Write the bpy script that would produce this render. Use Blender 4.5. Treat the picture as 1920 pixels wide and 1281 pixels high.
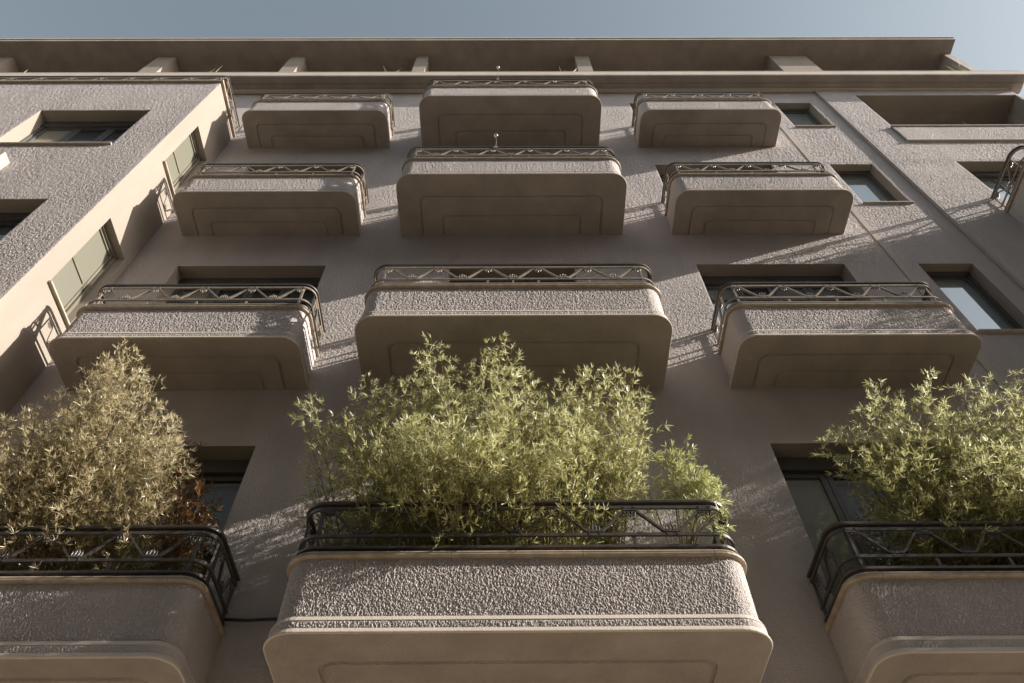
import bpy, bmesh, math, random
import numpy as np
from mathutils import Vector, Matrix

scene = bpy.context.scene
for o in list(bpy.data.objects):
    bpy.data.objects.remove(o, do_unlink=True)

# ------------------------------------------------------------------ camera
F_PX, PITCH, ROLL, YAW = 1403.474, 0.947316, -0.0112108, 0.00896283
CAM = Vector((0.0, -4.85, 1.6))
cam_data = bpy.data.cameras.new('camera')
cam = bpy.data.objects.new('camera', cam_data)
scene.collection.objects.link(cam)
scene.camera = cam
cam_data.sensor_width = 36.0
cam_data.lens = F_PX / 1920.0 * 36.0
cam_data.clip_start = 0.05
cam_data.clip_end = 3000.0
_cy, _sy = math.cos(YAW), math.sin(YAW)
def unyaw(v):
    return Vector((_cy * v[0] + _sy * v[1], -_sy * v[0] + _cy * v[1], v[2]))
_right, _fwd = Vector((1, 0, 0)), Vector((0, math.cos(PITCH), math.sin(PITCH)))
_up = Vector((0, -math.sin(PITCH), math.cos(PITCH)))
_cr, _sr = math.cos(ROLL), math.sin(ROLL)
cr = unyaw(_right * _cr + _up * _sr)
cu = unyaw(_up * _cr - _right * _sr)
cf = unyaw(_fwd)
m = Matrix((cr, cu, -cf)).transposed().to_4x4()
m.translation = CAM
cam.matrix_world = m

def pix(x, y, Y):
    """photo pixel (1920 wide) -> point on the vertical plane at depth Y"""
    d = cf + cr * ((x - 960.0) / F_PX) - cu * ((y - 640.5) / F_PX)
    t = (Y - CAM.y) / d.y
    return CAM + d * t

# ------------------------------------------------------------------ light
SUN_TRAVEL = Vector((-2.2, 0.415, -1.0)).normalized()
world = bpy.data.worlds.new('World')
scene.world = world
world.use_nodes = True
wn = world.node_tree
wn.nodes.clear()
sky = wn.nodes.new('ShaderNodeTexSky')
sky.sky_type = 'NISHITA'
sky.sun_disc = False
sky.sun_elevation = math.asin(-SUN_TRAVEL.z)
sky.sun_rotation = math.atan2(-SUN_TRAVEL.x, -SUN_TRAVEL.y)
sky.altitude = 50
sky.air_density = 1.0
sky.dust_density = 2.5
sky.ozone_density = 1.0
hsv = wn.nodes.new('ShaderNodeHueSaturation')
hsv.inputs['Saturation'].default_value = 0.5
hsv.inputs['Hue'].default_value = 0.468
bg = wn.nodes.new('ShaderNodeBackground')
bg.inputs['Strength'].default_value = 0.104
wo = wn.nodes.new('ShaderNodeOutputWorld')
wn.links.new(sky.outputs[0], hsv.inputs['Color'])
wn.links.new(hsv.outputs[0], bg.inputs['Color'])
wn.links.new(bg.outputs[0], wo.inputs['Surface'])

sun_data = bpy.data.lights.new('sun', 'SUN')
sun_data.energy = 5.0
sun_data.angle = math.radians(0.53)
sun_data.color = (1.0, 0.945, 0.86)
sun = bpy.data.objects.new('sun', sun_data)
scene.collection.objects.link(sun)
sun.location = (40, -12, 30)
sun.rotation_euler = SUN_TRAVEL.to_track_quat('-Z', 'Y').to_euler()

scene.view_settings.view_transform = 'Standard'
scene.view_settings.look = 'None'
scene.view_settings.exposure = 0.94
scene.view_settings.gamma = 1.0
scene.view_settings.use_curve_mapping = False

# ------------------------------------------------------------------ materials
def new_mat(name):
    mt = bpy.data.materials.new(name)
    mt.use_nodes = True
    nt = mt.node_tree
    return mt, nt, nt.nodes['Principled BSDF']

def node(nt, kind, **kw):
    n = nt.nodes.new(kind)
    for k, v in kw.items():
        setattr(n, k, v)
    return n

WALL = (0.43, 0.365, 0.31)

def stucco(name, col, grain=(75, 75, 40), depth=0.006, strength=1.0, fine=0.0, mottling=0.10):
    mt, nt, p = new_mat(name)
    L = nt.links.new
    geo = node(nt, 'ShaderNodeNewGeometry')
    mp = node(nt, 'ShaderNodeMapping')
    mp.inputs['Scale'].default_value = grain
    mp.inputs['Rotation'].default_value = (0.0, 0.22, 0.0)
    L(geo.outputs['Position'], mp.inputs['Vector'])
    n1 = node(nt, 'ShaderNodeTexNoise')
    n1.inputs['Scale'].default_value = 1.0
    n1.inputs['Detail'].default_value = 1.6
    n1.inputs['Roughness'].default_value = 0.5
    n1.inputs['Distortion'].default_value = 0.35
    L(mp.outputs[0], n1.inputs['Vector'])
    rmp = node(nt, 'ShaderNodeMapRange')
    rmp.interpolation_type = 'SMOOTHSTEP'
    rmp.inputs['From Min'].default_value = 0.36
    rmp.inputs['From Max'].default_value = 0.64
    L(n1.outputs['Fac'], rmp.inputs['Value'])
    # slow change in how heavily the plaster was thrown
    nbig = node(nt, 'ShaderNodeTexNoise')
    nbig.inputs['Scale'].default_value = 0.9
    nbig.inputs['Detail'].default_value = 4.0
    L(geo.outputs['Position'], nbig.inputs['Vector'])
    amt = node(nt, 'ShaderNodeMapRange')
    amt.inputs['From Min'].default_value = 0.3
    amt.inputs['From Max'].default_value = 0.7
    amt.inputs['To Min'].default_value = 0.7
    amt.inputs['To Max'].default_value = 1.1
    L(nbig.outputs['Fac'], amt.inputs['Value'])
    mul = node(nt, 'ShaderNodeMath', operation='MULTIPLY')
    L(rmp.outputs[0], mul.inputs[0]); L(amt.outputs[0], mul.inputs[1])
    bp = node(nt, 'ShaderNodeBump')
    bp.inputs['Strength'].default_value = strength
    bp.inputs['Distance'].default_value = depth
    L(mul.outputs[0], bp.inputs['Height'])
    L(bp.outputs[0], p.inputs['Normal'])
    # stains: vertical streaks and mottling with a shape of their own
    mp2 = node(nt, 'ShaderNodeMapping')
    mp2.inputs['Scale'].default_value = (2.2, 2.2, 0.5)
    L(geo.outputs['Position'], mp2.inputs['Vector'])
    n2 = node(nt, 'ShaderNodeTexNoise')
    n2.inputs['Scale'].default_value = 1.0
    n2.inputs['Detail'].default_value = 6.0
    n2.inputs['Roughness'].default_value = 0.62
    L(mp2.outputs[0], n2.inputs['Vector'])
    n3 = node(nt, 'ShaderNodeTexNoise')
    n3.inputs['Scale'].default_value = 140.0
    n3.inputs['Detail'].default_value = 2.0
    L(geo.outputs['Position'], n3.inputs['Vector'])
    mixf = node(nt, 'ShaderNodeMath', operation='MULTIPLY_ADD')
    mixf.inputs[1].default_value = 0.35
    L(n3.outputs['Fac'], mixf.inputs[0]); L(n2.outputs['Fac'], mixf.inputs[2])
    cr_ = node(nt, 'ShaderNodeValToRGB')
    e = cr_.color_ramp.elements
    e[0].position = 0.45; e[1].position = 0.92
    e[0].color = tuple(c * (1 - mottling * 1.3) for c in col) + (1,)
    e[1].color = tuple(min(1, c * (1 + mottling)) for c in col) + (1,)
    L(mixf.outputs[0], cr_.inputs['Fac'])
    L(cr_.outputs[0], p.inputs['Base Color'])
    p.inputs['Roughness'].default_value = 0.9
    p.inputs['Specular IOR Level'].default_value = 0.2
    return mt

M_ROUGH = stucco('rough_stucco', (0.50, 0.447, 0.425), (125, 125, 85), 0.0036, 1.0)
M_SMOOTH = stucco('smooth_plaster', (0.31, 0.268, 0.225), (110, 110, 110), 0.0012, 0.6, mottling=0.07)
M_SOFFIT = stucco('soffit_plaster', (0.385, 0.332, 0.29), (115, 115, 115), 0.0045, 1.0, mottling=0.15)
M_STRIP = stucco('strip_plaster', (0.44, 0.388, 0.345), (60, 60, 60), 0.001, 0.5, mottling=0.1)
M_TRIM = stucco('lip_plaster', (0.54, 0.475, 0.405), (60, 60, 60), 0.001, 0.5, mottling=0.08)

def plain(name, col, rough=0.5, metal=0.0, spec=0.5, var=0.12, scale=9.0, bump=0.0):
    mt, nt, p = new_mat(name)
    L = nt.links.new
    geo = node(nt, 'ShaderNodeNewGeometry')
    n = node(nt, 'ShaderNodeTexNoise')
    n.inputs['Scale'].default_value = scale
    n.inputs['Detail'].default_value = 5.0
    L(geo.outputs['Position'], n.inputs['Vector'])
    r = node(nt, 'ShaderNodeValToRGB')
    r.color_ramp.elements[0].position = 0.3; r.color_ramp.elements[1].position = 0.7
    r.color_ramp.elements[0].color = tuple(c * (1 - var) for c in col) + (1,)
    r.color_ramp.elements[1].color = tuple(min(1, c * (1 + var)) for c in col) + (1,)
    L(n.outputs['Fac'], r.inputs['Fac'])
    L(r.outputs[0], p.inputs['Base Color'])
    p.inputs['Roughness'].default_value = rough
    p.inputs['Metallic'].default_value = metal
    p.inputs['Specular IOR Level'].default_value = spec
    if bump:
        b = node(nt, 'ShaderNodeBump')
        b.inputs['Distance'].default_value = bump
        L(n.outputs['Fac'], b.inputs['Height']); L(b.outputs[0], p.inputs['Normal'])
    return mt

M_IRON = plain('iron_paint', (0.20, 0.165, 0.125), 0.4, 0.0, 0.6, 0.25, 25)
M_IRON_SHADED = plain('black_shaded_iron_paint', (0.065, 0.055, 0.048), 0.35, 0.0, 0.6, 0.25, 25)  # darker iron: shade put into the colour of handrails and lowest railings
M_COPING = plain('bronze_coping', (0.34, 0.275, 0.205), 0.45, 0.0, 0.45, 0.22, 14)
M_FRAME = plain('window_frame_paint', (0.10, 0.095, 0.09), 0.4, 0.0, 0.5, 0.15, 6)
M_FRAME2 = plain('olive_frame_paint', (0.17, 0.155, 0.115), 0.45, 0.0, 0.5, 0.15, 6)
M_STONE = plain('sill_stone', (0.40, 0.34, 0.28), 0.7, 0.0, 0.3, 0.12, 12)
M_CHROME = plain('polished_metal', (0.75, 0.75, 0.74), 0.12, 1.0, 0.5, 0.05, 5)
M_CABLE = plain('black_rubber', (0.02, 0.02, 0.02), 0.6)
M_POT = plain('planter_clay', (0.22, 0.16, 0.12), 0.8)
M_SOIL = plain('potting_soil', (0.05, 0.035, 0.025), 0.95, bump=0.01, scale=40)
M_ASPHALT = plain('street_paving', (0.24, 0.21, 0.17), 0.9, 0, 0.3, 0.25, 3, 0.003)
M_PAVING = plain('paving_stone', (0.50, 0.43, 0.33), 0.8, 0, 0.3, 0.12, 2, 0.002)
M_CITY = plain('city_ground', (0.11, 0.105, 0.10), 0.9, 0, 0.3, 0.2, 1)
M_OPP = plain('grey_render', (0.27, 0.26, 0.25), 0.9, 0, 0.2, 0.1, 2)
M_TILE = plain('terrace_tile', (0.22, 0.16, 0.12), 0.8, 0, 0.3, 0.1, 4)

def glass(name, base, reflect, rough=0.03, tint=(0.85, 0.93, 1.0)):
    """coated window glass: dark room behind, mirror-like front"""
    mt, nt, p = new_mat(name)
    L = nt.links.new
    out = nt.nodes['Material Output']
    p.inputs['Base Color'].default_value = tuple(base) + (1,)
    p.inputs['Roughness'].default_value = 0.35
    p.inputs['Specular IOR Level'].default_value = 0.3
    g = node(nt, 'ShaderNodeBsdfGlossy')
    g.inputs['Color'].default_value = tuple(tint) + (1,)
    g.inputs['Roughness'].default_value = rough
    geo = node(nt, 'ShaderNodeNewGeometry')
    n = node(nt, 'ShaderNodeTexNoise')
    n.inputs['Scale'].default_value = 1.3
    L(geo.outputs['Position'], n.inputs['Vector'])
    b = node(nt, 'ShaderNodeBump')
    b.inputs['Distance'].default_value = 0.004
    b.inputs['Strength'].default_value = 0.3
    L(n.outputs['Fac'], b.inputs['Height'])
    L(b.outputs[0], g.inputs['Normal'])
    mx = node(nt, 'ShaderNodeMixShader')
    mx.inputs['Fac'].default_value = reflect
    L(p.outputs[0], mx.inputs[1]); L(g.outputs[0], mx.inputs[2])
    L(mx.outputs[0], out.inputs['Surface'])
    return mt

M_GLASS = glass('window_glass', (0.012, 0.013, 0.014), 0.22)
M_GLASS_BRIGHT = glass('coated_glass', (0.20, 0.235, 0.24), 0.42, tint=(0.9, 0.96, 0.97))
M_GLASS_BLIND = glass('glass_over_blind', (0.19, 0.185, 0.145), 0.10)
M_GLASS_CURTAIN = glass('glass_over_curtain', (0.30, 0.27, 0.21), 0.10)

def leafmat(name, cols, trans=0.47):
    mt, nt, p = new_mat(name)
    L = nt.links.new
    out = nt.nodes['Material Output']
    at = node(nt, 'ShaderNodeAttribute')
    at.attribute_name = 'tone'
    r = node(nt, 'ShaderNodeValToRGB')
    e = r.color_ramp.elements
    while len(e) < len(cols):
        e.new(0.5)
    for i, c in enumerate(cols):
        e[i].position = i / (len(cols) - 1)
        e[i].color = tuple(c) + (1,)
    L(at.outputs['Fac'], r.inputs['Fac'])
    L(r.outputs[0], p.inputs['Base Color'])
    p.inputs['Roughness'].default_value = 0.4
    p.inputs['Specular IOR Level'].default_value = 0.9
    t = node(nt, 'ShaderNodeBsdfTranslucent')
    L(r.outputs[0], t.inputs['Color'])
    mx = node(nt, 'ShaderNodeMixShader')
    mx.inputs['Fac'].default_value = trans
    L(p.outputs[0], mx.inputs[1]); L(t.outputs[0], mx.inputs[2])
    L(mx.outputs[0], out.inputs['Surface'])
    return mt

M_LEAF_GREEN = leafmat('bamboo_leaf_green', [(0.20, 0.12, 0.04), (0.22, 0.20, 0.06), (0.45, 0.44, 0.17), (0.66, 0.65, 0.36), (0.76, 0.74, 0.52)])  # ramp runs from shaded inner leaves to sun-washed pale tips
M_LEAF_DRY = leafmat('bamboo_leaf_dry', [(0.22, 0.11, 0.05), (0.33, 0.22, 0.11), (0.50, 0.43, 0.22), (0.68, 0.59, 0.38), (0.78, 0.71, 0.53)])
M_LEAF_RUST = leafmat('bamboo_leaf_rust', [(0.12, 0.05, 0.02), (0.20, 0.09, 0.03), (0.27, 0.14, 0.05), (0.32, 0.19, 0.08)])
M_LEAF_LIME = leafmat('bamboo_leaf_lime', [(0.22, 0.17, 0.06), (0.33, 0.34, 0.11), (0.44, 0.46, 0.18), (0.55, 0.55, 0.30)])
M_CANE = plain('bamboo_cane', (0.20, 0.17, 0.07), 0.5, 0, 0.4, 0.25, 30)
M_SUCC = leafmat('succulent_leaf', [(0.16, 0.18, 0.06), (0.30, 0.30, 0.14)], 0.2)

# ------------------------------------------------------------------ mesh helpers
COL = scene.collection
def mesh_obj(name, verts, faces, mats, parent=None, fmat=None, smooth=False):
    me = bpy.data.meshes.new(name)
    me.from_pydata([tuple(v) for v in verts], [], faces)
    if not isinstance(mats, (list, tuple)):
        mats = [mats]
    for mm in mats:
        me.materials.append(mm)
    if fmat is not None:
        me.polygons.foreach_set('material_index', fmat)
    if smooth:
        me.polygons.foreach_set('use_smooth', [True] * len(me.polygons))
    me.update()
    o = bpy.data.objects.new(name, me)
    COL.objects.link(o)
    if parent:
        o.parent = parent
    return o

def tag(o, label=None, cat=None, group=None, kind=None):
    if label: o['label'] = label
    if cat: o['category'] = cat
    if group: o['group'] = group
    if kind: o['kind'] = kind
    return o

def empty(name, loc=(0, 0, 0), parent=None):
    o = bpy.data.objects.new(name, None)
    COL.objects.link(o)
    o.location = loc
    o.empty_display_size = 0.1
    if parent: o.parent = parent
    return o

class MB:
    """collects boxes, bars and tubes of ONE object"""
    def __init__(s):
        s.v, s.f, s.m = [], [], []
    def box(s, a, b, mi=0):
        x0, x1 = sorted((a[0], b[0])); y0, y1 = sorted((a[1], b[1])); z0, z1 = sorted((a[2], b[2]))
        n = len(s.v)
        s.v += [(x0, y0, z0), (x1, y0, z0), (x1, y1, z0), (x0, y1, z0), (x0, y0, z1), (x1, y0, z1), (x1, y1, z1), (x0, y1, z1)]
        for q in ((0, 3, 2, 1), (4, 5, 6, 7), (0, 1, 5, 4), (1, 2, 6, 5), (2, 3, 7, 6), (3, 0, 4, 7)):
            s.f.append(tuple(n + i for i in q)); s.m.append(mi)
        return s
    def quad(s, pts, mi=0):
        n = len(s.v)
        s.v += [tuple(p) for p in pts]
        s.f.append(tuple(range(n, n + len(pts)))); s.m.append(mi)
        return s
    def sweep(s, path, prof, mi=0, closed=False, cap=True, up=Vector((0, 0, 1))):
        """path: points; prof: (side, up) pairs around the path, closed section"""
        path = [Vector(p) for p in path]
        n0 = len(s.v); k = len(prof); N = len(path)
        for i, p in enumerate(path):
            if closed:
                t = path[(i + 1) % N] - path[i - 1]
            else:
                t = path[min(i + 1, N - 1)] - path[max(i - 1, 0)]
            t.normalize()
            sd = t.cross(up)
            if sd.length < 1e-4: sd = t.cross(Vector((0, 1, 0)))
            sd.normalize()
            uu = sd.cross(t)
            for a, b in prof:
                s.v.append(tuple(p + sd * a + uu * b))
        rng = N if closed else N - 1
        for i in range(rng):
            j = (i + 1) % N
            for q in range(k):
                r = (q + 1) % k
                s.f.append((n0 + i * k + q, n0 + j * k + q, n0 + j * k + r, n0 + i * k + r)); s.m.append(mi)
        if cap and not closed:
            s.f.append(tuple(n0 + q for q in range(k))); s.m.append(mi)
            s.f.append(tuple(n0 + (N - 1) * k + q for q in reversed(range(k)))); s.m.append(mi)
        return s
    def tube(s, path, r, sides=6, mi=0, **kw):
        return s.sweep(path, [(math.cos(a) * r, math.sin(a) * r) for a in [2 * math.pi * i / sides for i in range(sides)]], mi, **kw)
    def build(s, name, mats, parent=None, smooth=False):
        return mesh_obj(name, s.v, s.f, mats, parent, s.m, smooth)

def flat_prof(w, h):
    return [(-w / 2, -h / 2), (w / 2, -h / 2), (w / 2, h / 2), (-w / 2, h / 2)]

def recalc(o):
    bm = bmesh.new(); bm.from_mesh(o.data)
    bmesh.ops.recalc_face_normals(bm, faces=bm.faces)
    bm.to_mesh(o.data); bm.free()
    return o

# ------------------------------------------------------------------ thrown stucco relief (real geometry)
_nr = np.random.default_rng(5)
_LAT = _nr.random((1024, 1024)).astype(np.float32)
def vnoise(u, v):
    """value noise on a 1024 lattice, u and v in lattice units"""
    iu = np.floor(u).astype(np.int64); iv = np.floor(v).astype(np.int64)
    fu = (u - iu).astype(np.float32); fv = (v - iv).astype(np.float32)
    fu = fu * fu * (3 - 2 * fu); fv = fv * fv * (3 - 2 * fv)
    iu &= 1023; iv &= 1023; ju = (iu + 1) & 1023; jv = (iv + 1) & 1023
    return (_LAT[iu, iv] * (1 - fu) + _LAT[ju, iv] * fu) * (1 - fv) + (_LAT[iu, jv] * (1 - fu) + _LAT[ju, jv] * fu) * fv
def relief(u, z, lam):
    """0..1 height of the blobby, slightly combed plaster at running length u and height z"""
    uu = u + lam * 1.1 * vnoise(u / lam * 0.43 + 5, z / lam * 0.33 + 9)
    zz = z + lam * 1.1 * vnoise(u / lam * 0.41 + 55, z / lam * 0.37 + 91)
    h = 0.72 * vnoise(uu / lam + 17.2 + 0.22 * zz / lam, zz / lam * 0.62 + 3.1) + 0.28 * vnoise(uu / lam * 1.9 - 0.4 * zz / lam, zz / lam * 1.3 + 70)
    t = np.clip((h - 0.30) / 0.40, 0, 1)
    h = t * t * (3 - 2 * t)
    heavy = 0.72 + 0.5 * vnoise(u * 0.8 + 3, z * 0.8 + 11)
    return (h * heavy).astype(np.float32)

def grid_mesh(name, V, nu, nz, keep, mats, parent):
    """V: (nz, nu, 3) points; keep: (nz-1, nu-1) cells"""
    idx = np.arange(nu * nz, dtype=np.int32).reshape(nz, nu)
    q = np.stack([idx[:-1, :-1], idx[:-1, 1:], idx[1:, 1:], idx[1:, :-1]], -1)[keep]
    used = np.unique(q)
    mapv = np.zeros(nu * nz, np.int32); mapv[used] = np.arange(len(used), dtype=np.int32)
    co = V.reshape(-1, 3)[used].astype(np.float32)
    q = mapv[q].reshape(-1)
    n = len(q) // 4
    me = bpy.data.meshes.new(name)
    me.vertices.add(len(co)); me.vertices.foreach_set('co', co.ravel())
    me.loops.add(len(q)); me.loops.foreach_set('vertex_index', q)
    me.polygons.add(n)
    me.polygons.foreach_set('loop_start', np.arange(0, n * 4, 4, dtype=np.int32))
    me.polygons.foreach_set('use_smooth', np.ones(n, bool))
    me.materials.append(mats)
    me.update(calc_edges=True)
    o = bpy.data.objects.new(name, me); COL.objects.link(o); o.parent = parent
    return o

def spaced(a, b, step, breaks):
    br = sorted({a, b} | {x for x in breaks if a < x < b})
    out = [np.array([a])]
    for p, q in zip(br[:-1], br[1:]):
        out.append(np.linspace(p, q, max(1, int(round((q - p) / step))) + 1)[1:])
    return np.concatenate(out)

def relief_wall(name, x0, x1, z0, z1, plane, holes, du, dz, lam, amp, parent, nxt=None):
    xs = spaced(x0, x1, du, [h[0] for h in holes] + [h[1] for h in holes])
    zs = spaced(z0, z1, dz, [h[2] for h in holes] + [h[3] for h in holes])
    X, Z = np.meshgrid(xs, zs)
    h = relief(X, Z, lam) * amp
    if nxt:
        zb, lam2, amp2 = nxt
        k = np.clip((Z - (zb - 0.7)) / 0.68, 0, 1); k = k * k * (3 - 2 * k)
        r0 = int(np.searchsorted(zs, zb - 0.72))
        h2 = relief(X[r0:], Z[r0:], lam2) * amp2
        h[r0:] = h[r0:] * (1 - k[r0:]) + h2 * k[r0:]
    mask = np.ones_like(h)
    keep = np.ones((len(zs) - 1, len(xs) - 1), bool)
    xc, zc = (xs[1:] + xs[:-1]) / 2, (zs[1:] + zs[:-1]) / 2
    for a, b, c, d in [q[:4] for q in holes]:
        dist = np.maximum(np.maximum(a - X, X - b), np.maximum(c - Z, Z - d))
        mask = np.minimum(mask, np.clip(dist / 0.018, 0, 1))
        keep &= ~(((xc > a) & (xc < b))[None, :] & ((zc > c) & (zc < d))[:, None])
    for edge in (X - x0, x1 - X):
        mask = np.minimum(mask, np.clip(edge / 0.015, 0, 1))
    V = np.stack([X, plane - h * mask, Z], -1)
    return grid_mesh(name, V, len(xs), len(zs), keep, M_ROUGH, parent)

def relief_strip(name, path, z0, z1, du, dz, lam, amp, parent):
    """relief on a vertical band that follows a plan path; outward is to the right of travel for our U paths"""
    pts = np.array([[p.x, p.y] for p in path])
    seg = np.linalg.norm(np.diff(pts, axis=0), axis=1); cum = np.concatenate([[0], np.cumsum(seg)])
    n = int(cum[-1] / du) + 1
    ss = np.linspace(0, cum[-1], n)
    px, py = np.interp(ss, cum, pts[:, 0]), np.interp(ss, cum, pts[:, 1])
    tx, ty = np.gradient(px), np.gradient(py)
    ln = np.hypot(tx, ty); nx, ny = ty / ln, -tx / ln
    zs = np.linspace(z0, z1, max(3, int((z1 - z0) / dz) + 1))
    S, Z = np.meshgrid(ss, zs)
    off = path[0].x * 3.7
    h = relief(S + off, Z, lam) * np.clip(np.minimum(Z - z0, z1 - Z) / 0.012, 0, 1)
    # wrong-way normals would sink the relief: test against the middle of the front
    k = n // 2
    if ny[k] > 0: nx, ny = -nx, -ny
    V = np.stack([px[None, :] + nx[None, :] * h * amp, py[None, :] + ny[None, :] * h * amp, Z], -1)
    o = grid_mesh(name, V, n, len(zs), np.ones((len(zs) - 1, n - 1), bool), M_ROUGH, parent)
    return o

# ------------------------------------------------------------------ ground
def sheet(name, x0, x1, y0, y1, z, mat):
    o = mesh_obj(name, [(x0, y0, z), (x1, y0, z), (x1, y1, z), (x0, y1, z)], [(0, 1, 2, 3)], mat)
    return tag(o, kind='structure')
sheet('ground', -900, 900, -900, 900, -0.03, M_CITY)
sheet('road', -300, 300, -8.2, -2.9, 0.0, M_ASPHALT)
pv = MB().box((-300, -2.9, -0.02), (300, -0.05, 0.13)); tag(pv.build('pavement', M_PAVING), kind='structure')
pv = MB().box((-300, -11.0, -0.02), (300, -8.2, 0.13)); tag(pv.build('pavement', M_PAVING), kind='structure')

# ------------------------------------------------------------------ the building
B = empty('apartment_building', (0, 0, 0))
tag(B, 'warm grey stucco apartment building with rows of rounded balconies and flat overhanging roof', 'building')

SOF = {'A': 14.095, 'B': 10.858, 'C': 7.51, 'D': 4.17}
HEAD = {'A': 16.45, 'B': 13.33, 'C': 10.04, 'D': 6.70}
WTOP = 17.09

def wall_with_holes(name, u0, u1, z0, z1, plane, holes, thick, mats, axis='Y', parent=B, sgn=1, skip=None):
    """wall in the plane axis=plane spanning u (X or Y); reveals lined with smooth plaster"""
    us = sorted({u0, u1} | {h[0] for h in holes} | {h[1] for h in holes})
    zs = sorted({z0, z1} | {h[2] for h in holes} | {h[3] for h in holes})
    if skip:
        us = sorted(set(us) | {skip[0], skip[1]}); zs = sorted(set(zs) | {skip[2], skip[3]})
    us = [u for u in us if u0 <= u <= u1]; zs = [z for z in zs if z0 <= z <= z1]
    mb = MB()
    P = (lambda u, z, d: (u, plane + d * sgn, z)) if axis == 'Y' else (lambda u, z, d: (plane + d * sgn, u, z))
    def inhole(u, z):
        return any(h[0] < u < h[1] and h[2] < z < h[3] for h in holes)
    for i in range(len(us) - 1):
        for j in range(len(zs) - 1):
            if inhole((us[i] + us[i + 1]) / 2, (zs[j] + zs[j + 1]) / 2): continue
            a, b, c, d = us[i], us[i + 1], zs[j], zs[j + 1]
            bk = 0.004 if skip else 0.0
            mb.quad([P(a, c, bk), P(b, c, bk), P(b, d, bk), P(a, d, bk)], 0)
    for h in ([] if skip else holes):
        a, b, c, d = h[:4]
        mb.quad([P(a, c, 0), P(a, d, 0), P(a, d, thick), P(a, c, thick)], 1)
        mb.quad([P(b, c, 0), P(b, c, thick), P(b, d, thick), P(b, d, 0)], 1)
        mb.quad([P(a, d, 0), P(b, d, 0), P(b, d, thick), P(a, d, thick)], 1)
        mb.quad([P(a, c, 0), P(a, c, thick), P(b, c, thick), P(b, c, 0)], 1)
    return mb.build(name, mats, parent)

RV = 0.34      # reveal depth
WX0 = -4.90
side_doors = []
for r in 'ABCD':
    fl = SOF[r] + 0.14
    side_doors += [(-4.26, -2.35, fl, HEAD[r]), (2.44, 4.36, fl, HEAD[r]), (-0.75, 0.86, fl, HEAD[r])]
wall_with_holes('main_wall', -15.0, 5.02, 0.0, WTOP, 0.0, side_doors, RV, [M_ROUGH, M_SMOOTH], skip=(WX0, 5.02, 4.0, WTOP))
ZONES = ((4.0, 6.9, .0082, .0112, .0062, .0042), (6.9, 10.1, .0080, .0108, .0064, .0050), (10.1, 13.4, .0095, .0132, .0074, .0056), (13.4, WTOP, .0120, .0168, .0094, .0068))
def zoned(name, x0, x1, ztop, plane, holes, zmin=4.0):
    for i, (z0, z1, du, dz, lam, amp) in enumerate(ZONES):
        nxt = (z1, ZONES[i + 1][4], ZONES[i + 1][5]) if i < 3 and z1 < ztop else None
        if z0 >= zmin - .01: relief_wall(name, x0, x1, z0, min(z1, ztop), plane, holes, du, dz, lam, amp, B, nxt)
zoned('stucco_field', WX0, 5.02, WTOP, 0.0, side_doors)
nar = [(5.32, 6.03, 15.07, 16.45), (5.32, 6.03, 11.83, 13.33), (5.32, 6.03, 8.49, 10.04), (5.32, 6.03, 5.15, 6.70)]
wall_with_holes('window_bay_wall', 5.02, 6.33, 0.0, WTOP, 0.0005, nar, RV, [M_ROUGH, M_SMOOTH], skip=(5.02, 6.33, 4.0, WTOP))
zoned('stucco_field', 5.02, 6.33, WTOP, 0.0005, nar)
MB().box((5.03, -0.012, 0), (5.11, 0.02, WTOP)).build('smooth_strip', M_STRIP, B)
# right bay, slightly proud
PR = -0.045
LOG = (7.05, 10.30, 14.86, 16.77)
bay = [LOG] + [(7.41, 9.9, SOF[r] + 0.14, HEAD[r]) for r in 'BCD']
wall_with_holes('right_bay_wall', 6.36, 10.37, 0.0, WTOP, PR, bay, RV, [M_ROUGH, M_SMOOTH], skip=(6.36, 10.37, 6.9, WTOP))
zoned('stucco_field', 6.36, 10.37, WTOP, PR, bay, 6.9)
MB().box((6.335, PR - 0.008, 0), (6.36, 0.1, WTOP)).build('bay_edge_strip', M_STRIP, B)
MB().box((10.312, PR + 0.002, 0), (10.368, 9.0, WTOP + 0.2)).build('end_wall', M_ROUGH, B)
# loggia interior
def reveal(a, b, c, d, plane, parent):
    mb = MB()
    f = [(a, c), (b, c), (b, d), (a, d)]
    mb.v = [(x, plane, z) for x, z in f] + [(x, plane + RV, z) for x, z in f]
    for i in range(4):
        j = (i + 1) % 4
        mb.f.append((i, j, 4 + j, 4 + i)); mb.m.append(0)
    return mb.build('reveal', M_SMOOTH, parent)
reveal(*LOG, PR, B)
lg = MB()
lg.quad([(7.05, 1.7, 14.6), (10.30, 1.7, 14.6), (10.30, 1.7, 16.77), (7.05, 1.7, 16.77)])
lg.quad([(7.05, PR + RV, 14.6), (7.05, 1.7, 14.6), (7.05, 1.7, 16.77), (7.05, PR + RV, 16.77)])
lg.quad([(10.295, PR + RV, 14.6), (10.295, PR + RV, 16.77), (10.295, 1.7, 16.77), (10.295, 1.7, 14.6)])
lg.quad([(7.05, PR + RV, 16.765), (10.3, PR + RV, 16.765), (10.3, 1.7, 16.765), (7.05, 1.7, 16.765)])
lg.quad([(7.05, PR, 14.6), (10.3, PR, 14.6), (10.3, 1.7, 14.6), (7.05, 1.7, 14.6)])
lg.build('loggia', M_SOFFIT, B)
lp = MB().box((6.98, PR - 0.035, 14.206), (10.42, PR + 0.12, 14.86)); lp.build('loggia_parapet', M_SMOOTH, B)
relief_wall('stucco_field', 6.985, 10.415, 14.224, 14.858, PR - 0.037, [], .011, .016, .0095, .0055, B)
MB().box((6.975, PR - 0.06, 14.862), (10.45, PR + 0.14, 14.90)).build('loggia_coping', M_COPING, B)
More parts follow.
